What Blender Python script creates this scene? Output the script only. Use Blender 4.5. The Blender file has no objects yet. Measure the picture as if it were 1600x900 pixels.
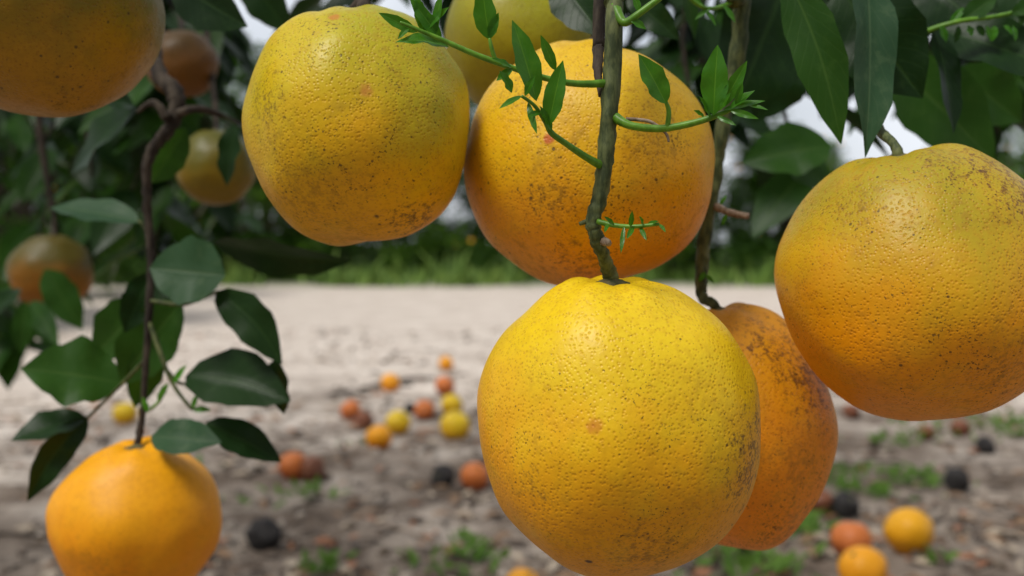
import bpy, math, random
from mathutils import Vector, Matrix, noise
R = random.Random(7)
H = 0.60            # eye height of the photographer (m)
F = 1600.0
def P(u, v, d):     # bearing + distance (m) -> world metres
    return Vector(((u-800)/F*d, d, H+(380-v)/F*d))
def gz(x, y):
    if y > 30 or y < -20 or abs(x) > 30: return 0.0
    a = noise.noise(Vector((x*1.3, y*1.3, 0)))*0.020 + noise.noise(Vector((x*6, y*6, 3)))*0.008
    a += noise.noise(Vector((x*19, y*19, 9)))*0.006
    return a
scene = bpy.context.scene

# ---------------------------------------------------------------- materials
class NT:
    def __init__(s, name):
        s.m = bpy.data.materials.new(name); s.m.use_nodes = True
        s.t = s.m.node_tree; s.n = s.t.nodes; s.n.clear()
        s.out = s.n.new('ShaderNodeOutputMaterial')
    def N(s, typ, ins=None, **kw):
        n = s.n.new(typ)
        for k, v in kw.items(): setattr(n, k, v)
        for k, v in (ins or {}).items():
            if isinstance(v, bpy.types.NodeSocket): s.t.links.new(v, n.inputs[k])
            else: n.inputs[k].default_value = v
        return n
    def L(s, a, b): s.t.links.new(a, b)
    def math(s, op, a, b=0.0, c=0.0, clamp=False):
        n = s.N('ShaderNodeMath', {0: a, 1: b, 2: c}, operation=op); n.use_clamp = clamp; return n.outputs[0]
    def mix(s, f, a, b, mode='MIX'):
        n = s.n.new('ShaderNodeMix'); n.data_type = 'RGBA'; n.blend_type = mode
        for k, v in ((0, f), (6, a), (7, b)):
            if isinstance(v, bpy.types.NodeSocket): s.t.links.new(v, n.inputs[k])
            else: n.inputs[k].default_value = v if k == 0 else (tuple(v)+(1,))[:4]
        return n.outputs[2]
    def ramp(s, f, a, b):   # smooth 0..1
        n = s.N('ShaderNodeMapRange', {0: f, 1: a, 2: b, 3: 0.0, 4: 1.0}, interpolation_type='SMOOTHSTEP'); return n.outputs[0]
    def noise(s, vec, sc, det=3, rough=.55, dist=0.0):
        return s.N('ShaderNodeTexNoise', {'Vector': vec, 'Scale': sc, 'Detail': det, 'Roughness': rough, 'Distortion': dist}).outputs[0]

def peel_material(name, top, bot, r, speck=.5, film=.3, spots=(), patches=(), shift=0.0, seed=0.0, green=None, gcol=(.33,.36,.02), rough=.40, pores=1.0):
    film *= .75
    s = NT(name)
    co = s.N('ShaderNodeTexCoord').outputs['Object']
    off = s.N('ShaderNodeVectorMath', {0: co, 1: (seed, seed*.7, seed*1.3)}, operation='ADD').outputs[0]
    sep = s.N('ShaderNodeSeparateXYZ', {0: co})
    z = s.math('MULTIPLY', sep.outputs[2], 1.0/r)
    n1 = s.noise(off, 22, 3)
    n2 = s.noise(off, 75, 3, .6)
    g = s.math('ADD', z, s.math('MULTIPLY', s.math('SUBTRACT', n1, .5), 1.3))
    g = s.math('ADD', g, s.math('MULTIPLY', s.math('SUBTRACT', n2, .5), .6))
    col = s.mix(s.ramp(g, -0.65+shift, 0.65+shift), bot, top)
    if green:
        gd = s.N('ShaderNodeVectorMath', {0: co, 1: Vector(green).normalized()/r}, operation='DOT_PRODUCT').outputs['Value']
        gd = s.math('ADD', gd, s.math('MULTIPLY', s.math('SUBTRACT', n1, .5), 1.0))
        col = s.mix(s.math('MULTIPLY', s.ramp(gd, 0.1, 1.1), .9), col, gcol)
    col = s.mix(s.math('MULTIPLY', s.ramp(n2, .45, .75), .22), col, (top[0]*1.08, top[1]*1.10, top[2]*2))
    nz = s.noise(off, 300, 3, .7)
    # fine mottling between the oil glands
    col = s.mix(s.math('MULTIPLY', s.ramp(nz, .42, .66), .18), col, (bot[0]*.62, bot[1]*.55, 0.004))
    vor = s.N('ShaderNodeTexVoronoi', {'Vector': off, 'Scale': 760.0, 'Randomness': .95}, feature='F1')
    vd = vor.outputs['Distance']
    pit = s.ramp(vd, .05, .5)
    col = s.mix(s.math('MULTIPLY', s.math('SUBTRACT', 1.0, pit), .34*pores), col, (bot[0]*.55, bot[1]*.42, 0.003))
    # brown film (rind russeting), in blotches, broken up finely
    n3 = s.noise(off, 38, 5, .72, .5)
    n5 = s.noise(off, 30, 5, .74, .8)
    blot = s.ramp(s.noise(off, 17, 2, .5), .38, .66)
    fl = s.math('MULTIPLY', s.math('MULTIPLY', s.ramp(s.math('ADD', n3, s.math('MULTIPLY', s.math('SUBTRACT', nz, .5), .4)), .46, .74), film), s.ramp(nz, .38, .62))
    fl = s.math('MULTIPLY', fl, s.math('ADD', .2, s.math('MULTIPLY', blot, .8)))
    col = s.mix(fl, col, (.20, .10, .014))
    # fine dark freckling
    n4 = s.noise(off, 1000, 2, .6)
    thr = s.math('SUBTRACT', .73, s.math('MULTIPLY', s.math('MULTIPLY', s.ramp(n5, .36, .66), s.math('ADD', .5, s.math('MULTIPLY', blot, .45))), .17*min(1.0, speck+.25)))
    sp = s.ramp(s.math('SUBTRACT', n4, thr), 0.0, .04)
    col = s.mix(s.math('MULTIPLY', sp, .75), col, (.055, .034, .012))
    # discrete brown dots
    v2 = s.N('ShaderNodeTexVoronoi', {'Vector': off, 'Scale': 380.0}, feature='F1')
    rnd = s.N('ShaderNodeSeparateColor', {0: v2.outputs['Color']}).outputs[0]
    rad = s.math('MULTIPLY', s.math('MULTIPLY', s.ramp(rnd, 1.0-.6*speck, 1.1), .29), s.ramp(n5, .30, .56))
    dt = s.ramp(s.math('SUBTRACT', s.math('ADD', rad, s.math('MULTIPLY', s.math('SUBTRACT', nz, .5), .16)), v2.outputs['Distance']), 0.0, .06)
    col = s.mix(s.math('MULTIPLY', dt, .75), col, (.06, .035, .012))
    rg = s.math('ADD', rough, s.math('MULTIPLY', s.math('ADD', sp, fl), .35))
    for (pt, rr, cc, st) in patches:    # russet patches: dense clusters of tiny specks
        d = s.N('ShaderNodeVectorMath', {0: co, 1: pt}, operation='DISTANCE').outputs['Value']
        d = s.math('ADD', d, s.math('MULTIPLY', s.math('SUBTRACT', n3, .5), rr*2.2))
        k = s.math('SUBTRACT', 1.0, s.ramp(d, rr*.1, rr*1.5))
        k2 = s.math('ADD', s.math('MULTIPLY', k, .60), s.math('MULTIPLY', s.math('SUBTRACT', nz, .60), 2.8))
        k2 = s.math('ADD', k2, s.math('MULTIPLY', s.math('SUBTRACT', n4, .5), 2.0))
        k = s.math('MULTIPLY', s.math('MULTIPLY', s.ramp(k2, .05, .75), s.ramp(k, .0, .4)), st*.82)
        col = s.mix(k, col, cc)
    for (pt, rr, cc) in spots:
        d = s.N('ShaderNodeVectorMath', {0: co, 1: pt}, operation='DISTANCE').outputs['Value']
        d = s.math('ADD', d, s.math('MULTIPLY', s.math('SUBTRACT', nz, .5), rr*1.1))
        k = s.math('SUBTRACT', 1.0, s.ramp(d, rr*.6, rr*1.15))
        col = s.mix(s.math('MULTIPLY', k, .9), col, cc)
    hgt = s.math('ADD', s.math('MULTIPLY', pit, .7*pores), s.math('MULTIPLY', nz, .9*pores))
    bmp = s.N('ShaderNodeBump', {'Strength': .6, 'Distance': .00035, 'Height': hgt})
    b = s.N('ShaderNodeBsdfPrincipled', {'Base Color': col, 'Roughness': rg, 'Normal': bmp.outputs[0], 'Specular IOR Level': .28})
    s.L(b.outputs[0], s.out.inputs[0]); return s.m

def leaf_material(name, c1, c2, rib, rough=.38, trans=.28, veins=1.0, tcol=None, spec=.3, dusty=.25):
    s = NT(name)
    tc = s.N('ShaderNodeTexCoord'); co = tc.outputs['Object']
    n = s.noise(co, 14, 2)
    col = s.mix(s.ramp(n, .35, .65), c1, c2)
    if veins:
        uv = s.N('ShaderNodeSeparateXYZ', {0: s.N('ShaderNodeUVMap', uv_map='UVMap').outputs[0]})
        av = s.math('ABSOLUTE', s.math('SUBTRACT', uv.outputs[1], .5))
        n2 = s.noise(co, 140, 3, .65)
        col = s.mix(s.math('MULTIPLY', s.ramp(n2, .50, .72), dusty), col, rib)
        mid = s.math('SUBTRACT', 1.0, s.ramp(av, .012, .04))
        ph = s.math('ADD', s.math('SUBTRACT', uv.outputs[0], s.math('MULTIPLY', av, .5)), s.math('MULTIPLY', n2, .03))
        w = s.math('SINE', s.math('MULTIPLY', ph, 58.0))
        sv = s.math('MULTIPLY', s.ramp(w, .80, 1.0), .22*veins)
        vein = s.math('MAXIMUM', mid, sv)
        col = s.mix(s.math('MULTIPLY', vein, .5), col, rib)
        h = s.math('ADD', s.math('MULTIPLY', s.math('SUBTRACT', 1.0, vein), .7), s.math('MULTIPLY', n2, .5))
        nrm = s.N('ShaderNodeBump', {'Strength': .4, 'Distance': .0005, 'Height': h}).outputs[0]
    geo = s.N('ShaderNodeNewGeometry')
    col = s.mix(s.math('MULTIPLY', geo.outputs['Backfacing'], .45), col, (rib[0]*.7, rib[1]*.7, rib[2]*.8))
    b = s.N('ShaderNodeBsdfPrincipled', {'Base Color': col, 'Roughness': rough, 'Specular IOR Level': spec})
    if veins: s.L(nrm, b.inputs['Normal'])
    tcn = s.mix(.5, col, tcol or (rib[0]*1.2, rib[1]*1.5, rib[2]*.4))
    t = s.N('ShaderNodeBsdfTranslucent', {'Color': tcn})
    mx = s.N('ShaderNodeMixShader', {0: trans, 1: b.outputs[0], 2: t.outputs[0]})
    s.L(mx.outputs[0], s.out.inputs[0]); return s.m

def bark_material(name, c1, c2, sc=180, rough=.75, bump=.001):
    s = NT(name)
    co = s.N('ShaderNodeTexCoord').outputs['Object']
    st = s.N('ShaderNodeMapping', {'Vector': co, 'Scale': (1, 1, .3)}).outputs[0]
    n = s.noise(st, sc, 4, .65); n2 = s.noise(co, sc*.25, 3, .6)
    col = s.mix(s.ramp(n, .38, .66), c1, c2)
    col = s.mix(s.math('MULTIPLY', s.ramp(n2, .5, .7), .5), col, (c2[0]*1.6, c2[1]*1.5, c2[2]*1.6))
    bmp = s.N('ShaderNodeBump', {'Strength': .8, 'Distance': bump, 'Height': n})
    b = s.N('ShaderNodeBsdfPrincipled', {'Base Color': col, 'Roughness': rough, 'Normal': bmp.outputs[0], 'Specular IOR Level': .3})
    s.L(b.outputs[0], s.out.inputs[0]); return s.m

M_leafdark = leaf_material('citrus_leaf_dark', (.006,.022,.004), (.012,.036,.007), (.03,.07,.016), .38, .13, spec=.16)
M_leafmid = leaf_material('citrus_leaf_mid', (.014,.052,.006), (.028,.086,.010), (.065,.135,.025), .38, .28, spec=.18)
M_leafblue = leaf_material('citrus_leaf_greyish', (.018,.058,.022), (.030,.082,.032), (.08,.135,.06), .5, .2, spec=.25, dusty=.4)
M_leafnew = leaf_material('citrus_leaf_young', (.035,.15,.006), (.060,.23,.010), (.14,.32,.025), .28, .3, .7, spec=.35)
M_leaffar = leaf_material('citrus_foliage', (.020,.060,.008), (.046,.115,.014), (.07,.14,.025), .6, .3, 0, spec=.10)
M_leaffar2 = leaf_material('citrus_foliage_light', (.08,.18,.016), (.15,.28,.028), (.16,.28,.05), .6, .35, 0, spec=.10)
M_twig = bark_material('green_twig_bark', (.035,.050,.016), (.11,.13,.045), 420, .65, .0005)
M_young = bark_material('young_shoot', (.07,.18,.010), (.12,.27,.02), 300, .4, .0002)
M_bark = bark_material('brown_bark', (.020,.014,.010), (.065,.05,.034), 160, .85, .001)
M_calyx = bark_material('calyx', (.05,.06,.02), (.12,.10,.04), 500, .7, .0005)
M_dry = bark_material('dry_wood', (.16,.11,.07), (.34,.26,.19), 400, .8, .0005)

def simple(name, c1, c2, sc, rough=.8, bump=0.0):
    s = NT(name); co = s.N('ShaderNodeTexCoord').outputs['Object']
    n = s.noise(co, sc, 3, .65)
    col = s.mix(s.ramp(n, .35, .65), c1, c2)
    b = s.N('ShaderNodeBsdfPrincipled', {'Base Color': col, 'Roughness': rough})
    if bump: s.L(s.N('ShaderNodeBump', {'Strength': .8, 'Distance': bump, 'Height': n}).outputs[0], b.inputs['Normal'])
    s.L(b.outputs[0], s.out.inputs[0]); return s.m

# ---------------------------------------------------------------- mesh builder
class MB:
    def __init__(s): s.v=[]; s.f=[]; s.m=[]; s.uv=[]
    def tube(s, pts, radii, mat, seg=10, sub=6, knob=0.0):
        pts = [Vector(p) for p in pts]
        if not hasattr(radii, '__len__'): radii = [radii]*len(pts)
        C=[]; Rr=[]
        n=len(pts)
        for i in range(n-1):
            p0=pts[max(i-1,0)]; p1=pts[i]; p2=pts[i+1]; p3=pts[min(i+2,n-1)]
            for k in range(sub):
                t=k/sub
                C.append(.5*((2*p1)+(p2-p0)*t+(2*p0-5*p1+4*p2-p3)*t*t+(3*p1-p0-3*p2+p3)*t*t*t))
                Rr.append(radii[i]*(1-t)+radii[i+1]*t)
        C.append(pts[-1]); Rr.append(radii[-1])
        b0=len(s.v); ref=Vector((.3,.9,.1))
        for i,c in enumerate(C):
            tg=(C[min(i+1,len(C)-1)]-C[max(i-1,0)]).normalized()
            x=tg.cross(ref)
            if x.length<.05: x=tg.cross(Vector((1,0,0)))
            x.normalize(); y=tg.cross(x)
            for j in range(seg):
                a=2*math.pi*j/seg
                rr=Rr[i]*(1+knob*noise.noise(c*(.35/max(Rr[i],1e-4))+Vector((j*.6,0,0))))
                s.v.append(c+x*math.cos(a)*rr+y*math.sin(a)*rr)
        for i in range(len(C)-1):
            for j in range(seg):
                a=b0+i*seg+j; b=b0+i*seg+(j+1)%seg
                s.f.append((a,b,b+seg,a+seg)); s.m.append(mat); s.uv.append([(0,0)]*4)
        s.f.append(tuple(b0+j for j in range(seg))[::-1]); s.m.append(mat); s.uv.append([(0,0)]*seg)
        e=b0+(len(C)-1)*seg
        s.f.append(tuple(e+j for j in range(seg))); s.m.append(mat); s.uv.append([(0,0)]*seg)
        return C
    def leaf(s, B, T, width, mat, nrm=None, fold=.25, curl=.12, nl=12, nw=6, rnd=None, sharp=1.0, side=0.0):
        rnd=rnd or R
        B=Vector(B);T=Vector(T); ax=T-B; Ln=ax.length; ax=ax/Ln
        nrm=Vector(nrm) if nrm is not None else Vector((rnd.uniform(-.5,.5),-1,rnd.uniform(.0,.9)))
        yv=nrm.cross(ax)
        if yv.length<.05: yv=Vector((.2,.1,1)).cross(ax)
        yv.normalize(); nz=ax.cross(yv)
        ph=rnd.uniform(0,6); wa=rnd.uniform(.04,.12)
        b0=len(s.v)
        for i in range(nl+1):
            t=i/nl
            w=math.sin(math.pi*min(1,t**.92))**.72 if 0<t<1 else .0
            w*= (1-.12*t)
            if t>.75: w*=1-.35*sharp*((t-.75)/.25)**1.5
            w=max(w,.015)*width*.5
            for j in range(nw+1):
                q=j/nw*2-1
                zz=fold*abs(q)*w - curl*Ln*(t*t) + wa*w*math.sin(t*14+ph+q)*abs(q)*1.5 + 0.5*curl*Ln*t
                s.v.append(B+ax*(t*Ln)+yv*(q*w*math.cos(fold*.6)*(1+.05*math.sin(t*23+ph))+side*Ln*math.sin(math.pi*t))+nz*zz)
        for i in range(nl):
            for j in range(nw):
                a=b0+i*(nw+1)+j
                s.f.append((a,a+nw+1,a+nw+2,a+1)); s.m.append(mat)
                u0=i/nl;u1=(i+1)/nl;v0=j/nw;v1=(j+1)/nw
                s.uv.append([(u0,v0),(u1,v0),(u1,v1),(u0,v1)])
    def build(s, name, mats, parent=None, loc=None, smooth=True):
        me=bpy.data.meshes.new(name)
        me.from_pydata([tuple(v) for v in s.v],[],s.f)
        for m in mats: me.materials.append(m)
        me.polygons.foreach_set('material_index', s.m)
        me.polygons.foreach_set('use_smooth', [smooth]*len(s.f))
        uvl=me.uv_layers.new(name='UVMap'); flat=[]
        for q in s.uv:
            for a in q: flat.extend(a)
        uvl.data.foreach_set('uv', flat)
        me.update()
        o=bpy.data.objects.new(name, me); scene.collection.objects.link(o)
        if parent: o.parent=parent
        if loc is not None: o.location=loc
        return o

def fruit_geo(mb, c, sx, sy, sz, axis=(0,0,1), mat=0, seg=96, rings=64, taper=0.0, dimple=.09, seed=0, lump=.028):
    q=Vector((0,0,1)).rotation_difference(Vector(axis).normalized()).to_matrix()
    c=Vector(c); b0=len(mb.v)
    def pt(th,ph):
        n=Vector((math.sin(th)*math.cos(ph),math.sin(th)*math.sin(ph),math.cos(th)))
        r=1-dimple*math.exp(-(th/.2)**2)
        r-=.02*math.exp(-((math.pi-th)/.15)**2)
        r+=.013*math.cos(7*ph+seed)*math.exp(-((th-.36)/.25)**2)
        r+=lump*noise.noise(n*1.6+Vector((seed,seed*.3,0)))*2+lump*.35*noise.noise(n*4+Vector((seed,0,seed)))
        lat=1+taper*n.z*.5
        return c+q@Vector((n.x*sx*lat*r,n.y*sy*lat*r,n.z*sz*r))
    top=len(mb.v); mb.v.append(pt(0,0))
    for i in range(1,rings):
        for j in range(seg): mb.v.append(pt(math.pi*i/rings,2*math.pi*j/seg))
    bot=len(mb.v); mb.v.append(pt(math.pi,0))
    def I(i,j): return top+1+(i-1)*seg+j%seg
    for j in range(seg):
        mb.f.append((top,I(1,j),I(1,j+1))); mb.m.append(mat); mb.uv.append([(0,0)]*3)
        mb.f.append((bot,I(rings-1,j+1),I(rings-1,j))); mb.m.append(mat); mb.uv.append([(0,0)]*3)
    for i in range(1,rings-1):
        for j in range(seg):
            mb.f.append((I(i,j),I(i+1,j),I(i+1,j+1),I(i,j+1))); mb.m.append(mat); mb.uv.append([(0,0)]*4)
    return pt(0,0)

def calyx(mb, tip, axis, mat, r=.0055):
    ax=Vector(axis).normalized(); x=ax.orthogonal().normalized(); y=ax.cross(x)
    b0=len(mb.v); n=20
    prof=[(0.25,.0030),(.45,.0022),(1.0,.0010),(1.02,-.0002)]
    for (k,hh) in prof:
        for j in range(n):
            a=2*math.pi*j/n; star=1+(.28*math.cos(5*a) if k>.9 else 0)
            mb.v.append(tip+x*math.cos(a)*r*k*star+y*math.sin(a)*r*k*star+ax*hh)
    for i in range(len(prof)-1):
        for j in range(n):
            a=b0+i*n+j;b=b0+i*n+(j+1)%n
            mb.f.append((a,a+n,b+n,b)); mb.m.append(mat); mb.uv.append([(0,0)]*4)
    mb.f.append(tuple(b0+j for j in range(n))); mb.m.append(mat); mb.uv.append([(0,0)]*n)

def hanging(u,v,w,h,d,axis=(0,0,1),top=(.7,.5,.02),bot=(.78,.32,.012),taper=0,spots=(),patches=(),seed=0,lump=.028,**kw):
    c=P(u,v,d); rx=w/2*d/F; rz=h/2*d/F; r=(rx+rz)/2
    def S(uu,vv,k=1.0):
        dx=(uu-u)*d/F; dz=(v-vv)*d/F
        dx*= .93; dz*=.93
        return Vector((dx,-math.sqrt(max(r*r-dx*dx-dz*dz,0)),dz))
    sp=[(S(a,b),rr*d/F,cc) for (a,b,rr,cc) in spots]
    pa=[(S(a,b),rr*d/F,cc,st) for (a,b,rr,cc,st) in patches]
    mat=peel_material('peel_%d'%int(seed*10),top,bot,r,seed=seed,spots=sp,patches=pa,**kw)
    mb=MB(); tip=fruit_geo(mb,(0,0,0),rx,rx*.99,rz,axis,0,taper=taper,seed=seed,lump=lump)
    calyx(mb,tip,axis,1)
    return mb.build('orange',[mat,M_calyx],loc=c), c+tip

RED=(.38,.06,.02); DK=(.03,.018,.012); BR=(.10,.05,.016)
fA,tA=hanging(965,664,440,472,.345,(-.06,-.08,1),(.78,.54,.010),(.80,.34,.005),taper=.10,seed=1.3,speck=.48,film=.40,shift=.08,
   spots=[(904,623,15,(.62,.26,.02)),(904,623,8,RED),(1090,647,8,DK),(905,850,7,DK),(828,730,4,DK),(1022,825,5,DK)],
   patches=[(1165,690,85,BR,.9),(1000,840,80,(.16,.08,.02),.5),(815,740,50,(.16,.08,.02),.5)])
fB,tB=hanging(1142,661,312,388,.43,(-.12,0,1),(.74,.34,.010),(.86,.27,.005),seed=2.1,speck=.75,film=.6,rough=.42,
   patches=[(1250,550,95,(.06,.03,.015),.85),(1230,800,60,BR,.5),(1170,500,40,BR,.5)])
fC,tC=hanging(1436,443,432,428,.37,(-.18,-.05,1),(.68,.40,.010),(.84,.31,.004),seed=3.7,speck=.8,film=.6,shift=.08,green=(-.30,-.35,.9),gcol=(.32,.27,.012),
   patches=[(1550,275,125,(.10,.03,.013),.9),(1290,310,60,BR,.45),(1420,250,60,BR,.5),(1500,560,80,BR,.3)])
fD,tD=hanging(919,259,388,378,.412,(.05,.1,1),(.74,.46,.010),(.80,.33,.006),seed=4.9,speck=.9,film=.75,shift=-.05,
   spots=[(846,233,9,(.5,.10,.02))],patches=[(850,320,45,BR,.6),(900,420,60,BR,.5),(1000,230,60,BR,.4),(800,150,50,BR,.4)])
fE,tE=hanging(560,196,350,380,.385,(-.10,0,1),(.58,.45,.010),(.78,.39,.006),seed=5.6,speck=.72,film=.5,shift=-.12,green=(.7,-.2,.5),gcol=(.30,.33,.012),lump=.035,
   spots=[(600,162,14,(.55,.24,.03)),(600,162,8,RED),(541,42,10,(.5,.2,.02)),(605,355,6,DK),(468,285,5,DK)],patches=[(430,180,60,(.06,.035,.012),.7),(660,350,50,(.06,.035,.012),.9),(500,320,80,BR,.3)])
fF,tF=hanging(815,62,236,250,.545,(0,0,1),(.32,.31,.010),(.38,.29,.010),seed=6.2,speck=.6,film=.5)
fG,tG=hanging(72,2,356,362,.40,(.1,0,1),(.09,.10,.008),(.42,.20,.006),seed=7.4,speck=1.0,film=.9,shift=-.25,green=(.5,-.3,.7),gcol=(.06,.08,.008))  # olive peel, colours darkened further to include the shade it hangs in
fH,tH=hanging(215,812,256,250,.55,(.02,-.1,1),(.86,.38,.005),(.84,.29,.003),seed=8.8,speck=.12,film=.12,rough=.45,pores=.4,patches=[(190,860,60,BR,.25)])
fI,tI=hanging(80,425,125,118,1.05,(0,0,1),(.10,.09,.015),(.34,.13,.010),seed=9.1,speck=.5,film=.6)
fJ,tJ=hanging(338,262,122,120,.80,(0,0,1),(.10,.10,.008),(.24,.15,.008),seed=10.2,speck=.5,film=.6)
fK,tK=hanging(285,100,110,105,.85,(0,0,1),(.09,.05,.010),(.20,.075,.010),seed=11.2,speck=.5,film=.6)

# ---------------------------------------------------------------- our tree
tree=bpy.data.objects.new('orange_tree',None); scene.collection.objects.link(tree)
mats=[M_twig,M_young,M_bark,M_leafdark,M_leafmid,M_leafblue,M_leafnew,M_dry]
TW,YG,BK,LD,LM,LB,LN,DR=range(8)
wood=MB()
trunk0=Vector((-1.75,1.55,0))
wood.tube([trunk0+Vector((0,0,-.1)),trunk0+Vector((.02,0,.3)),trunk0+Vector((.0,-.05,.7)),trunk0+Vector((.1,-.1,1.1))],[.13,.10,.085,.07],BK,14,8,.2)
wood.tube([trunk0+Vector((.0,-.05,.7)),(-1.2,1.25,1.05),(-.6,.95,1.15),(0,.75,1.08),(.6,.62,1.0),(1.1,.6,.93)],[.06,.045,.034,.024,.016,.008],BK,12,8,.2)
wood.tube([trunk0+Vector((.1,-.1,1.05)),(-1.0,1.9,1.7),(-.2,2.0,2.1),(.7,1.7,2.2)],[.06,.045,.03,.012],BK,12,8,.2)
wood.tube([trunk0+Vector((.1,-.1,1.05)),(-2.2,.9,1.7),(-2.5,.3,2.1)],[.06,.04,.012],BK,12,8,.2)
wood.tube([(.10,.73,1.07),(.085,.55,.95),P(972,-90,.36),P(962,0,.338),P(956,110,.335),P(951,190,.333),P(941,290,.333),P(928,345,.333),P(934,378,.334),P(946,408,.338),tA+Vector((0,0,.003)),tA-Vector((0,0,.004))],
          [.006,.0045,.0030,.0029,.0028,.0028,.0025,.0026,.0023,.0022,.0026,.002],TW,12,10,.35)
wood.tube([P(935,75,.345),P(938,-10,.35),P(950,-60,.36)],[.0022,.0022,.002],BK,8,6,.3)
wood.tube([P(935,75,.345),P(934,110,.339),P(940,150,.335)],[.0022,.0016,.001],BK,8,6,.3)
wood.tube([P(920,345,.333),P(905,350,.333)],[.001,.0006],TW,6,3)
wood.tube([P(940,377,.333),P(952,380,.330)],[.0016,.0012],DR,8,3,.3)
wood.tube([(.25,.70,1.04),P(1175,-100,.45),P(1160,0,.445),P(1152,90,.444),P(1130,190,.443),P(1116,280,.443),P(1102,365,.442),P(1097,420,.440),P(1097,462,.437),tB+Vector((-.002,0,.004)),tB],
          [.006,.0042,.0036,.0034,.0032,.0030,.0030,.0028,.0024,.002,.002],TW,12,10,.35)
wood.tube([P(1118,322,.441),P(1140,332,.436),P(1170,338,.432)],[.0018,.0014,.0013],DR,8,5,.4)
wood.tube([tC,tC+Vector((-.001,.002,.006)),P(1368,180,.395),P(1375,40,.43),P(1400,-120,.5),(.42,.66,1.02)],[.0020,.0018,.0018,.0022,.003,.004],TW,10,8,.25)
wood.tube([tE,P(566,-10,.386),P(572,-80,.41),(-.1,.80,1.08)],[.0024,.0022,.0024,.004],BK,10,8,.25)
wood.tube([tD,P(930,60,.43),P(955,-60,.46),(.12,.73,1.06)],[.002,.0022,.0025,.004],BK,10,6,.25)
wood.tube([tF,P(830,-120,.56),(.0,.76,1.07)],[.002,.0025,.004],BK,8,6,.25)
wood.tube([tG,P(70,-250,.42),(-.35,.85,1.1)],[.002,.003,.005],BK,8,6,.25)
wood.tube([(-.45,.88,1.12),P(190,-160,.68),P(225,20,.62),P(247,110,.58),P(275,150,.57),P(268,195,.565),P(235,240,.56),P(229,300,.56),P(236,400,.56),P(232,500,.555),P(226,600,.552),P(221,660,.55),tH],
          [.008,.006,.0050,.0044,.0048,.0040,.0030,.0024,.0022,.0020,.0017,.0017,.002],BK,12,10,.45)
wood.tube([P(272,180,.567),P(305,170,.56),P(340,178,.57),P(385,200,.60)],[.003,.0022,.0018,.001],BK,8,6,.3)
wood.tube([P(215,175,.567),P(240,160,.56),P(262,185,.56)],[.001,.002,.003],BK,8,6,.3)
wood.tube([P(232,500,.555),P(250,550,.55),P(270,600,.548),P(300,640,.545)],[.0014,.0013,.0011,.0009],TW,8,6,.2)
wood.tube([P(262,580,.55),P(285,600,.55),P(330,590,.55)],[.0011,.0009,.0007],TW,8,6,.2)
wood.tube([P(228,560,.553),P(200,590,.56),P(135,655,.57)],[.0012,.001,.0008],TW,8,6,.2)
wood.tube([P(236,470,.555),P(290,475,.55),P(340,455,.545)],[.0012,.001,.0008],TW,8,6,.2)
wood.tube([P(235,640,.55),P(250,625,.548),P(262,600,.548)],[.0009,.0009,.0007],YG,8,6,.2)
wood.tube([P(233,370,.56),P(222,350,.56),P(215,345,.56)],[.0009,.0009,.0007],TW,8,6,.2)
wood.tube([tI,P(85,340,1.06),P(60,150,1.08),P(90,-150,1.1),(-.75,1.05,1.14)],[.002,.003,.004,.006,.008],BK,8,6,.3)
wood.tube([tJ,P(335,150,.83),P(320,0,.9),P(330,-180,.95)],[.0018,.0025,.003,.004],BK,8,6,.3)
wood.tube([tK,P(285,0,.9),P(300,-150,.95)],[.002,.003,.004],BK,8,6,.3)
# young green shoots
wood.tube([P(950,130,.334),P(905,131,.330),P(860,124,.327),P(800,106,.324),P(740,84,.322),P(690,62,.32),P(650,45,.318),P(625,35,.317)],[.0014,.0011,.0010,.0009,.0009,.0008,.0006,.0005],YG,10,8,.08)
wood.tube([P(938,258,.332),P(915,245,.328),P(885,225,.325),P(862,208,.322),P(852,190,.32),P(835,165,.317),P(815,150,.315)],[.0015,.0012,.0010,.0010,.0008,.0006,.0005],YG,10,8,.08)
wood.tube([P(962,184,.332),P(985,196,.329),P(1030,201,.327),P(1075,194,.325),P(1110,184,.323),P(1140,172,.321),P(1165,160,.32)],[.0018,.0013,.0012,.0011,.0010,.0007,.0005],YG,10,8,.08)
wood.tube([P(934,346,.330),P(960,352,.327),P(990,354,.325),P(1030,350,.322)],[.0010,.0008,.0007,.0005],YG,8,6,.08)
wood.tube([P(1042,205,.3265),P(1045,175,.325),P(1040,158,.324)],[.0009,.0008,.0006],YG,8,6)
wood.tube([P(978,186,.331),P(1015,190,.331),P(1040,208,.331),P(1045,222,.331)],[.0006,.0006,.0005,.0004],DR,6,5,.2)
wood.tube([P(775,98,.323),P(768,75,.322),P(765,60,.322)],[.0008,.0007,.0005],YG,8,6)
wood.tube([P(960,10,.336),P(975,35,.332),P(1000,20,.33),P(1040,-10,.33)],[.002,.0014,.0012,.001],YG,8,6,.1)
wood.tube([P(1060,-20,.42),P(1100,12,.42),P(1140,5,.43),P(1165,-20,.44)],[.0008,.0009,.0009,.001],YG,8,6,.1)
wood.tube([P(1420,60,.46),P(1490,35,.45),P(1560,25,.45),P(1640,5,.46)],[.0014,.0011,.0010,.0010],YG,8,6,.1)
wood.build('branches',mats,tree)

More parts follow.
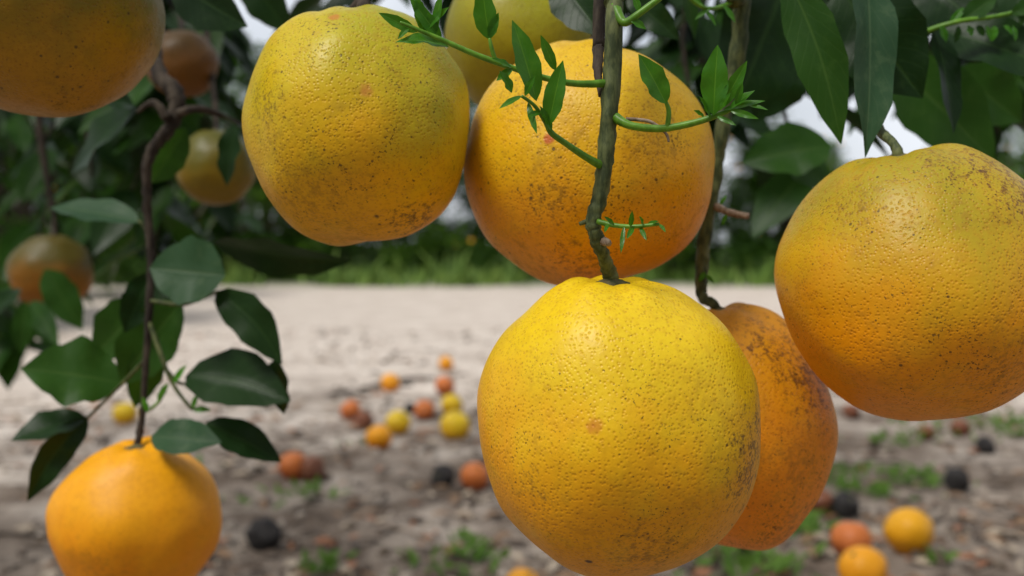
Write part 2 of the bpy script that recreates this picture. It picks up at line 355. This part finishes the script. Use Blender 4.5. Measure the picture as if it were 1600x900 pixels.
lf=MB()
def leaf(b,t,w,d,mat,d2=None,nrm=None,**kw):
    B=P(b[0],b[1],d); T=P(t[0],t[1],d2 if d2 else d)
    lf.leaf(B,T,w*d/F,mat,nrm,**kw)
leaf((352,430),(233,418),116,.54,LB,nrm=(.1,-1,.3),fold=.15,curl=.05,sharp=.1)
leaf((218,348),(76,316),66,.60,LB,.62,nrm=(-.1,-.6,.9))
leaf((335,380),(540,418),76,.60,LD,.56,nrm=(.1,-.8,-.6))
leaf((338,455),(437,568),70,.545,LD,.53,nrm=(-.5,-.8,.5),side=.08)
leaf((432,560),(440,650),52,.54,LD,.55,nrm=(-.3,-.8,.4))
leaf((290,588),(450,622),104,.55,LD,.53,nrm=(.1,-.8,.5),fold=.3,side=.05)
leaf((188,598),(34,572),122,.57,LM,.55,nrm=(.0,-.8,.6),fold=.25)
leaf((135,652),(16,684),66,.57,LD,.55,nrm=(.0,-.6,.8))
leaf((138,650),(44,785),52,.57,LD,.55,nrm=(.6,-.8,.2),side=-.06)
leaf((236,682),(342,688),66,.535,LB,.52,nrm=(.0,-.8,.6))
leaf((322,660),(440,718),62,.545,LD,.54,nrm=(.0,-.7,.7))
leaf((285,470),(180,602),100,.575,LM,.59,nrm=(.2,-1,.3))
leaf((232,470),(140,560),90,.60,LM,.62,nrm=(.2,-1,.3))
leaf((235,425),(195,520),56,.58,LD,.57,nrm=(.5,-.9,.2))
leaf((245,520),(210,640),60,.59,LM,.60,nrm=(.4,-.9,.2))
leaf((70,420),(128,515),55,.9,LM,.9,nrm=(.3,-.9,.2))
leaf((40,470),(32,556),36,.9,LM,.9); leaf((50,470),(88,535),36,.95,LM,.9)
leaf((30,450),(-30,500),40,.95,LD,.9)
leaf((215,170),(100,270),90,.62,LD,.66,nrm=(.2,-.8,.6)); leaf((210,165),(128,140),60,.62,LD,.6)
leaf((290,200),(235,290),60,.60,LM,.62); leaf((330,175),(400,215),60,.57,LD,.6,nrm=(.1,-.5,.8))
leaf((370,190),(350,290),50,.62,LD,.62)
leaf((180,610),(135,600),20,.57,LD)
for (b,t,w) in [((262,600),(245,628),12),((300,640),(330,640),12),((270,600),(290,570),12),((232,645),(222,620),10),((300,640),(310,612),10)]:
    leaf(b,t,w,.548,LN)
# right
leaf((1228,-40),(1312,222),84,.40,LM,.385,nrm=(-.5,-1,.15),fold=.3,side=.04)
leaf((1352,-60),(1366,238),88,.40,LB,.37,nrm=(.35,-1,.1),fold=.35)
leaf((1310,-20),(1440,150),150,.45,LD,.43,nrm=(-.2,-1,-.3),fold=.2)
leaf((1235,-60),(1150,180),170,.52,LD,.50,nrm=(.2,-1,-.2),fold=.2)
leaf((1180,-60),(1210,150),130,.56,LD,.55,nrm=(-.2,-1,-.1),fold=.2)
leaf((1455,30),(1500,205),66,.46,LD,.45,nrm=(.6,-.9,-.1))
leaf((1468,48),(1680,110),105,.47,LD,.44,nrm=(0,-.8,.3))
leaf((1385,90),(1560,250),140,.56,LM,.55,nrm=(.1,-1,.0),fold=.15)
leaf((1490,110),(1600,190),100,.60,LM,.60)
leaf((1300,228),(1160,250),100,.66,LM,.66,nrm=(0,-.9,.5)); leaf((1215,235),(1310,300),80,.67,LM,.67,nrm=(0,-.8,.6))
leaf((1430,-40),(1560,60),110,.5,LD,.47,nrm=(0,-1,-.2)); leaf((1560,-30),(1700,60),110,.5,LD,.47,nrm=(0,-1,-.2)); leaf((1480,-60),(1400,60),110,.55,LD,.5,nrm=(0,-1,-.2))
leaf((870,-40),(940,54),84,.42,LD,.40,nrm=(0,-.8,-.3))
leaf((980,-10),(1060,60),50,.46,LD,.45,nrm=(0,-1,-.2))
leaf((1060,-60),(1090,60),34,.48,LM,.48)
leaf((1250,60),(1180,190),100,.60,LD,.60,nrm=(0,-1,-.2))
leaf((270,-30),(380,40),90,.52,LD,.5,nrm=(0,-1,-.3)); leaf((380,-50),(450,50),70,.6,LD,.6,nrm=(0,-1,-.3))
Y=lambda b,t,w,d=.322,**k: leaf(b,t,w,d,LN,d-.004,**k)
Y((765,62),(752,-22),40,.322,nrm=(-.3,-1,.2)); Y((652,50),(592,20),20); Y((702,74),(618,62),30,nrm=(.1,-.7,.7),side=-.1)
Y((838,158),(804,30),46,.318,nrm=(.5,-1,.1)); Y((858,196),(878,94),36,.318,nrm=(-.3,-1,.1)); Y((868,110),(845,55),18)
Y((765,60),(778,20),18); Y((690,62),(640,-5),24); Y((680,55),(688,-12),20); Y((665,52),(650,-8),22); Y((660,48),(700,10),16)
Y((800,106),(770,90),14); Y((800,108),(776,125),14); Y((800,145),(782,110),22,.316); Y((815,150),(780,168),12,.315); Y((820,150),(835,118),14,.315)
Y((862,205),(845,165),14,.319); Y((845,175),(825,180),10,.317); Y((825,160),(838,208),12,.317); Y((640,40),(622,60),10)
Y((1041,162),(1000,84),44,.323,nrm=(.2,-1,.2)); Y((1115,180),(1120,70),46,.321,nrm=(-.4,-1,.1)); Y((1125,170),(1168,95),24,.32)
Y((1130,172),(1195,155),14,.32); Y((1140,170),(1178,140),16,.319); Y((1140,172),(1185,185),12,.319); Y((1125,172),(1140,145),14,.318)
Y((1150,165),(1160,130),12,.318); Y((1110,185),(1095,150),14,.322); Y((1160,162),(1200,170),9,.319); Y((1120,182),(1150,195),9,.32); Y((1100,182),(1085,172),9,.32)
for (b,t,w) in [((960,352),(945,338),8),((975,354),(970,395),8),((985,354),(988,330),9),((1000,354),(1010,375),8),((1010,352),(1028,345),9),((1030,350),(1040,362),7),((950,350),(945,362),7),((990,354),(980,372),9),((1005,352),(1000,338),8)]:
    Y(b,t,w,.325)
for (b,t,w) in [((1100,12),(1075,-10),10),((1100,12),(1120,40),10),((1130,8),(1150,35),12),((1110,12),(1085,30),9),((985,30),(1010,45),14),((1000,20),(990,-10),12)]:
    leaf(b,t,w,.42 if b[0]>1050 else .33,LN)
for (b,t,w) in [((1102,425),(1092,440),9),((1102,430),(1116,442),8),((1125,320),(1135,305),7),((1135,335),(1128,352),7)]:
    leaf(b,t,w,.435,LN)
for i in range(10):
    u=1470+i*14; leaf((u,40),(u+R.uniform(-10,25),40+R.choice((-1,1))*R.uniform(15,30)),14,.45,LN if R.random()<.6 else LM)
leaf((1500,35),(1560,-10),34,.45,LM); leaf((1580,22),(1640,-5),30,.45,LM)

def sprig(p0, p1, n, size, rnd, palette):
    lf2.tube([p0,p0.lerp(p1,.5)+Vector((rnd.uniform(-.02,.02),rnd.uniform(-.02,.02),.01)),p1],[.0028,.002,.001],BK,6,4,.2)
    for i in range(n):
        t=(i+.5)/n; b=p0.lerp(p1,t)
        a=i*2.4+rnd.uniform(-.4,.4)
        dr=(p1-p0).normalized()*.5+Vector((math.cos(a),math.sin(a)*.8,-.35+rnd.uniform(-.35,.3)))
        dr.normalize(); L=size*rnd.uniform(.7,1.15)
        lf2.leaf(b,b+dr*L,L*rnd.uniform(.42,.55),rnd.choice(palette),(rnd.uniform(-.5,.5),rnd.uniform(-.8,.2),1),fold=rnd.uniform(.1,.4),curl=rnd.uniform(.05,.25),nl=7,nw=4,rnd=rnd)
lf2=MB(); r2=random.Random(3)
def cluster(u0,u1,v0,v1,d0,d1,n,pal=(LD,LD,LD,LM)):
    for i in range(n):
        d=r2.uniform(d0,d1); c=P(r2.uniform(u0,u1),r2.uniform(v0,v1),d)
        dd=Vector((r2.uniform(-.06,.06),r2.uniform(-.06,.06),r2.uniform(-.12,-.05)))
        sprig(c-dd,c+dd,r2.randint(6,9),.085,r2,pal)
cluster(130,370,-40,190,.95,1.4,21); cluster(-40,130,120,300,1.2,1.9,7,(LD,LM)); cluster(520,700,-160,-60,.7,1.3,5)
cluster(1080,1300,-80,90,.65,1.2,10); cluster(1330,1700,-100,50,.7,1.3,15); cluster(900,1100,-120,10,.7,1.2,5)
cluster(130,370,180,330,1.0,1.7,9,(LD,LM))
cluster(-40,60,330,520,1.2,1.6,2,(LM,))
for i in range(230):
    x=r2.uniform(-3.2,1.2); y=r2.uniform(.6,3.2); z=r2.uniform(1.15,2.6)
    q=((x+1.0)/2.2)**2+((y-1.7)/1.6)**2+((z-1.5)/1.2)**2
    if q>1: continue
    if z < H+.26*y+.05 and abs(x)<.5*y+.05: continue
    c=Vector((x,y,z)); dd=Vector((r2.uniform(-.1,.1),r2.uniform(-.1,.1),-.08)); sprig(c-dd,c+dd,8,.095,r2,(LD,LM))
lf.build('near_leaves',mats,tree); lf2.build('crown_leaves',mats,tree)

# ---------------------------------------------------------------- ground
def axis_vals(lo,hi,fine_lo,fine_hi,st,grow=1.25):
    a=[]; x=fine_lo
    while x<=fine_hi: a.append(x); x+=st
    s=st; x=a[-1]
    while x<hi: s*=grow; x+=s; a.append(x)
    s=st; x=a[0]; b=[]
    while x>lo: s*=grow; x-=s; b.append(x)
    return b[::-1]+a
xs=axis_vals(-300,300,-2.6,2.6,.035); ys=axis_vals(-60,400,.9,5.5,.035)
g=MB()
for y in ys:
    for x in xs: g.v.append(Vector((x,y,gz(x,y))))
nx=len(xs)
for j in range(len(ys)-1):
    for i in range(nx-1):
        a=j*nx+i; g.f.append((a,a+1,a+nx+1,a+nx)); g.m.append(0); g.uv.append([(0,0)]*4)
s=NT('sandy_soil'); co=s.N('ShaderNodeTexCoord').outputs['Object']; sep=s.N('ShaderNodeSeparateXYZ',{0:co})
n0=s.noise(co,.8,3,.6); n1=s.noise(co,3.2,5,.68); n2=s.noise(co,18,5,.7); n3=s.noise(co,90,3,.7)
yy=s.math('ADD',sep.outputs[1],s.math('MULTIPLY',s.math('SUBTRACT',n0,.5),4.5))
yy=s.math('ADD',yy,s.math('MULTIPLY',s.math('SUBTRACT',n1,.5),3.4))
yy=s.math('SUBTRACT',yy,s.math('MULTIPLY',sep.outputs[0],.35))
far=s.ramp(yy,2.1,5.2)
shaded_soil=s.mix(s.ramp(n1,.38,.62),(.15,.112,.084),(.35,.29,.235))  # near ground: brown earth, with dappled tree shade put into its colour
shaded_soil=s.mix(s.math('MULTIPLY',s.ramp(n2,.48,.64),.7),shaded_soil,(.075,.055,.040))
shaded_soil=s.mix(s.math('MULTIPLY',s.ramp(n3,.55,.70),.5),shaded_soil,(.50,.44,.37))
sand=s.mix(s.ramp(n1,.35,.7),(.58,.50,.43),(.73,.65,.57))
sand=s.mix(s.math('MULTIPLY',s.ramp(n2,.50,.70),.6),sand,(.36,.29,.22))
col=s.mix(far,shaded_soil,sand)
gy=s.ramp(s.math('ADD',sep.outputs[1],s.math('MULTIPLY',n1,5.0)),15.5,18.5)
col=s.mix(gy,col,s.mix(s.ramp(n1,.4,.6),(.04,.09,.015),(.10,.15,.04)))
bmp=s.N('ShaderNodeBump',{'Strength':.9,'Distance':.02,'Height':s.math('ADD',n2,s.math('MULTIPLY',n3,.4))})
b=s.N('ShaderNodeBsdfPrincipled',{'Base Color':col,'Roughness':.95,'Normal':bmp.outputs[0],'Specular IOR Level':.15}); s.L(b.outputs[0],s.out.inputs[0])
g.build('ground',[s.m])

r3=random.Random(11)
M_lit=[simple('dry_leaf_%d'%i,a,b,60,.8) for i,(a,b) in enumerate([((.16,.09,.045),(.26,.16,.09)),((.06,.042,.03),(.11,.075,.05)),((.38,.30,.21),(.46,.38,.29)),((.24,.09,.04),(.32,.15,.07))])]
lt=MB()
for i in range(6500):
    y=1.2+6.0*r3.random()**1.1; x=r3.uniform(-.62,.62)*y*1.15
    if noise.noise(Vector((x*1.1,y*1.1,5)))<-.12 and r3.random()<.7: continue
    if y>3.8 and r3.random()<.5: continue
    L=r3.uniform(.018,.07); a=r3.uniform(0,6.28); c=Vector((x,y,gz(x,y)+r3.uniform(.003,.012)))
    e=Vector((math.cos(a),math.sin(a),r3.uniform(-.15,.25)))*L
    lt.leaf(c,c+e,L*r3.uniform(.3,.5),r3.choice((0,0,1,1,1,2,3)),(r3.uniform(-.4,.4),r3.uniform(-.4,.4),1),fold=.4,curl=.2,nl=4,nw=2,rnd=r3)
lt.build('leaf_litter',M_lit)
cl=MB()
for i in range(1200):
    y=1.2+5.5*r3.random()**1.2; x=r3.uniform(-.62,.62)*y*1.15
    rr=r3.uniform(.004,.014); fruit_geo(cl,(x,y,gz(x,y)+rr*.3),rr,rr*r3.uniform(.7,1.2),rr*.7,(r3.uniform(-.3,.3),.1,1),0 if r3.random()<.6 else 1,7,5,0,0,r3.random()*50,.25)
cl.build('soil_clods',[simple('clod_dark',(.09,.065,.05),(.18,.14,.10),80,.95),simple('clod_pale',(.35,.29,.23),(.50,.43,.36),80,.95)],smooth=True)
tw=MB()
for i in range(90):
    y=1.4+3.8*r3.random(); x=r3.uniform(-.6,.6)*y; a=r3.uniform(0,6.28); L=r3.uniform(.05,.25)
    p=Vector((x,y,gz(x,y)+.006)); q=Vector((x+math.cos(a)*L,y+math.sin(a)*L,0)); q.z=gz(q.x,q.y)+.008
    tw.tube([p,p.lerp(q,.5)+Vector((.01,0,.004)),q],[.0035,.0028,.0015],0 if i%2 else 1,6,3,.3)
# the darker sticks lying beside the group of windfalls
for (x,y,a,L) in [(-.62,4.15,.3,.22),(-.55,4.3,.6,.26),(-.70,4.0,-.2,.15),(-.58,4.2,1.2,.12)]:
    p=Vector((x,y,gz(x,y)+.012)); q=Vector((x+math.cos(a)*L,y+math.sin(a)*L,0)); q.z=gz(q.x,q.y)+.015
    tw.tube([p,p.lerp(q,.5)+Vector((.01,0,.008)),q],[.008,.009,.005],0,6,3,.4)
tw.build('fallen_twigs',[M_bark,M_dry])

M_weed=leaf_material('weed_leaf',(.07,.15,.02),(.12,.22,.035),(.16,.27,.06),.6,.3,0,spec=.15)
wd=MB()
def weed(u,v,size,n=45):
    d=H*F/(v-380); cx=(u-800)/F*d
    for i in range(n):
        x=cx+r3.gauss(0,size*.5); y=d+r3.gauss(0,size*.5)
        a=r3.uniform(0,6.28); L=r3.uniform(.016,.05)
        c=Vector((x,y,gz(x,y)+r3.uniform(0,.012))); e=Vector((math.cos(a)*.8,math.sin(a)*.8,r3.uniform(.2,1.1))).normalized()*L
        wd.leaf(c,c+e,L*.36,0,(r3.uniform(-.5,.5),r3.uniform(-.8,.2),1),nl=4,nw=2,rnd=r3)
for (u,v,sz,n) in [(1240,835,.08,70),(1265,805,.06,34),(1340,770,.09,60),(1430,752,.10,75),(1400,690,.10,30),(730,885,.08,36),(725,860,.05,18),(495,895,.05,40),(1165,895,.10,64),(1150,870,.06,24),
    (1580,668,.2,130),(1500,680,.16,30),(1420,660,.10,14),(480,775,.08,24),(380,790,.06,8),(650,890,.05,8),(1440,890,.04,8),(560,700,.06,8),(1310,745,.06,24),(300,740,.1,10),(860,600,.1,6),(1230,770,.05,12)]:
    weed(u,v,sz,n)
wd.build('weeds',[M_weed])

def fallen(u,v,w,kind,hk=.93):
    vb=v+w*.46; d=H*F/(vb-380); r=w/2*d/F
    x=(u-800)/F*d; y=d; z=gz(x,y)+r*hk*.92
    mb=MB()
    ax=Vector((r3.uniform(-1,1),r3.uniform(-.6,.6),r3.uniform(.1,1)))
    lump=.03; name='fallen_orange'
    if kind in('black','brown'): lump=.09; name='rotten_orange'
    tip=fruit_geo(mb,(0,0,0),r,r,r*hk,ax,0,36,24,0,.1,r3.random()*20,lump)
    calyx(mb,tip,ax,1,.005)
    sd=r3.random()*9+20
    if kind=='black': m=simple('rotten_peel',(.010,.009,.009),(.035,.030,.028),60,.85,.004)
    elif kind=='brown': m=peel_material('peel_f',(.22,.08,.04),(.14,.05,.03),r,seed=sd,speck=.8,film=.7,patches=[(Vector((r*.8,-r*.5,0)),r*1.0,(.03,.02,.02),1)])
    elif kind=='red': m=peel_material('peel_f',(.62,.18,.04),(.42,.10,.025),r,seed=sd,speck=.5,film=.8)
    elif kind=='yellow': m=peel_material('peel_f',(.74,.52,.015),(.70,.36,.01),r,seed=sd,speck=.6,film=.6,patches=[(Vector((-r*.5,-r*.5,-r*.6)),r*.8,BR,.6)])
    elif kind=='half': m=peel_material('peel_f',(.82,.40,.01),(.78,.34,.01),r,seed=sd,speck=.3,film=.3,patches=[(Vector((r*.9,-r*.4,0)),r*.9,(.34,.22,.13),1)])
    else: m=peel_material('peel_f',(.84,.36,.008),(.78,.26,.006),r,seed=sd,speck=.5,film=.5,patches=[(Vector((r*.5,-r*.5,-r*.6)),r*.8,BR,.5)])
    mb.build(name,[m,M_calyx],loc=(x,y,z))
for f in [(592,686,42,'o'),(622,660,40,'yellow'),(711,664,48,'yellow'),(706,628,36,'yellow'),(663,636,33,'red'),(695,602,32,'red'),(610,596,31,'o'),(697,566,24,'o'),
          (548,638,34,'red'),(742,740,46,'red'),(692,742,38,'black'),(570,655,30,'brown'),(640,632,18,'black'),(458,730,46,'red'),(488,733,42,'brown'),(412,830,54,'black'),
          (1420,835,76,'half'),(1348,894,76,'o'),(1330,850,64,'red'),(1322,792,42,'black'),(1282,788,42,'brown'),(1495,745,40,'black'),(817,915,60,'o'),(195,648,38,'yellow'),
          (1330,640,26,'brown'),(1500,668,30,'brown'),(1448,672,26,'brown'),(1540,690,30,'black')]:
    fallen(*f)

gr=MB(); r4=random.Random(5)
for i in range(16000):
    y=14.0+9*r4.random()**1.5; x=r4.uniform(-.62,.62)*y*1.2
    if y<16.5 and noise.noise(Vector((x*.7,y*.7,1)))<.22-.25*(y-14): continue
    L=r4.uniform(.06,.30)*(1.0 if r4.random()<.85 else 1.9); a=r4.uniform(0,6.28); w=r4.uniform(.012,.03)
    c=Vector((x,y,-.01)); t=c+Vector((r4.gauss(0,.4)*L,r4.gauss(0,.4)*L,L)); sd=Vector((math.cos(a),math.sin(a),0))*w
    k=len(gr.v); m=c.lerp(t,.55)+Vector((0,0,L*.1))
    gr.v+= [c-sd,c+sd,m+sd*.8,m-sd*.8,t]; gr.f+=[(k,k+1,k+2,k+3),(k+3,k+2,k+4)]; gr.m+=[i%2]*2; gr.uv+=[[(0,0)]*4,[(0,0)]*3]
gr.build('grass',[simple('grass_a',(.06,.13,.015),(.11,.20,.025),2,.7),simple('grass_b',(.12,.22,.025),(.20,.30,.05),2,.7)])

def tree_mesh(name,seed,nleaf,rad,ht):
    r=random.Random(seed); mb=MB()
    mb.tube([(0,0,-.1),(.05,.02,.5),(.0,.05,1.0),(.1,0,ht*.6)],[.10,.08,.07,.04],0,8,4,.2)
    clumps=[]
    for i in range(70):
        a=r.uniform(0,6.28); zz=r.uniform(.07,1.0); k=math.sqrt(max(0,1-((zz-.40)/.66)**2))
        q=r.uniform(.45,1.0)*k*rad
        if zz<.2: q=max(q,rad*.55)
        c=Vector((math.cos(a)*q,math.sin(a)*q,zz*ht)); clumps.append((c,r.uniform(.24,.50),r.random()))
        if i%5==0: mb.tube([(0,.03,.7+.3*r.random()),c*.5+Vector((0,0,.5)),c],[.05,.03,.01],0,6,3,.2)
    for i in range(nleaf):
        c,cr,sh=clumps[r.randrange(len(clumps))]
        d=Vector((r.gauss(0,1),r.gauss(0,1),r.gauss(0,1))); d=d.normalized()*cr*r.random()**.4
        p=c+d
        if p.z<.03: continue
        a=r.uniform(0,6.28); L=r.uniform(.09,.15)
        e=Vector((math.cos(a),math.sin(a),r.uniform(-.8,.3))).normalized()*L
        nn=Vector((r.gauss(0,.5),r.gauss(0,.5),1)); sd=nn.cross(e).normalized()*L*.28
        k=len(mb.v); mid=p+e*.5
        mb.v+=[p,mid+sd,p+e,mid-sd]; mb.f.append((k,k+1,k+2,k+3)); mb.uv.append([(0,.5),(.5,1),(1,.5),(.5,0)])
        mb.m.append(1 if (sh<.5 or r.random()<.3) else 2)
    for i in range(14):
        c,cr,sh=clumps[r.randrange(len(clumps))]
        d=Vector((r.gauss(0,1),r.gauss(0,1),r.gauss(0,.6))).normalized()*cr*1.0
        fruit_geo(mb,c+d,.045,.045,.045,(0,0,1),3,10,8,0,.05,i,.01)
    return mb.build(name,[M_bark,M_leaffar,M_leaffar2,M_of])
M_of=simple('ripe_peel',(.80,.34,.01),(.80,.42,.012),30,.45)
protos=[tree_mesh('orange_tree',s,13500,1.9,3.9) for s in (21,22,23)]
r5=random.Random(9)
spots=[]
def small(x,y): 
    u=800+F*x/y
    return .60 if 1150<u<1700 else (.93 if 380<u<=1150 else 1.0)
for i in range(13): spots.append((-15+i*2.5+r5.uniform(-.4,.4),17.5+r5.uniform(-.8,.8),r5.uniform(.85,1.08)))
for i in range(17): spots.append((-22+i*2.75+r5.uniform(-.5,.5),23+r5.uniform(-1,1),r5.uniform(.92,1.15)))
for i in range(17): spots.append((-32+i*4.0,31+r5.uniform(-1,1),r5.uniform(1.0,1.2)))
spots+=[(-4.3,7.6,.72),(-5.2,11.0,.8),(-8.5,14,1.0),(4.3,8.6,.40),(7.0,12.5,.5)]
spots+=[(-4,-7,1),(1,-8,1),(5,-7.5,1)]
for i,(x,y,sc) in enumerate(spots):
    if y>15: sc*=small(x,y)
    if i<3: o=protos[i]
    else:
        o=bpy.data.objects.new('orange_tree',protos[i%3].data); scene.collection.objects.link(o)
    o.location=(x,y,0); o.scale=(sc*1.1,sc*1.1,sc*r5.uniform(.88,1.1)); o.rotation_euler=(0,0,r5.uniform(0,6.28))

# ---------------------------------------------------------------- light, world, camera
sd=Vector((-.55,-.55,1.25)).normalized()
el=math.asin(sd.z); rot=math.atan2(sd.x,sd.y)
L=bpy.data.lights.new('sun','SUN'); L.energy=2.8; L.angle=math.radians(18); L.color=(1,.96,.90)
lo=bpy.data.objects.new('sun',L); scene.collection.objects.link(lo); lo.rotation_euler=(-sd).to_track_quat('-Z','Y').to_euler()
w=bpy.data.worlds.new('World'); scene.world=w; w.use_nodes=True
nt=w.node_tree; sky=nt.nodes.new('ShaderNodeTexSky'); sky.sky_type='NISHITA'; sky.sun_disc=False
sky.sun_elevation=el; sky.sun_rotation=rot; sky.dust_density=4.0; sky.air_density=1.0; sky.ozone_density=.6
tc=nt.nodes.new('ShaderNodeTexCoord'); cn=nt.nodes.new('ShaderNodeTexNoise'); cn.inputs['Scale'].default_value=2.2; cn.inputs['Detail'].default_value=4
nt.links.new(tc.outputs['Generated'],cn.inputs['Vector'])
mr=nt.nodes.new('ShaderNodeMapRange'); nt.links.new(cn.outputs[0],mr.inputs[0]); mr.inputs[1].default_value=.32; mr.inputs[2].default_value=.55; mr.inputs[3].default_value=.45; mr.inputs[4].default_value=.95
# thin bright cloud towards the open north side, thicker and dimmer behind
sp=nt.nodes.new('ShaderNodeSeparateXYZ'); nt.links.new(tc.outputs['Generated'],sp.inputs[0])
m2=nt.nodes.new('ShaderNodeMapRange'); nt.links.new(sp.outputs[1],m2.inputs[0]); m2.inputs[1].default_value=.1; m2.inputs[2].default_value=.9; m2.inputs[3].default_value=0; m2.inputs[4].default_value=1
cc=nt.nodes.new('ShaderNodeMix'); cc.data_type='RGBA'; nt.links.new(m2.outputs[0],cc.inputs[0]); cc.inputs[6].default_value=(6.0,6.2,6.6,1); cc.inputs[7].default_value=(10.5,11,11.8,1)
mx=nt.nodes.new('ShaderNodeMix'); mx.data_type='RGBA'; nt.links.new(mr.outputs[0],mx.inputs[0]); nt.links.new(sky.outputs[0],mx.inputs[6]); nt.links.new(cc.outputs[2],mx.inputs[7])
bg=nt.nodes['Background']; nt.links.new(mx.outputs[2],bg.inputs[0]); bg.inputs[1].default_value=.088
cam=bpy.data.cameras.new('camera'); co=bpy.data.objects.new('camera',cam); scene.collection.objects.link(co)
co.location=(0,0,H); co.rotation_euler=(math.radians(90),0,0)
cam.lens=36; cam.sensor_width=36; cam.shift_y=-70/1600
cam.clip_start=.02; cam.clip_end=1000
cam.dof.use_dof=True; cam.dof.focus_distance=.325; cam.dof.aperture_fstop=36/3.6
scene.camera=co
scene.view_settings.view_transform='Standard'; scene.view_settings.look='None'; scene.view_settings.exposure=0
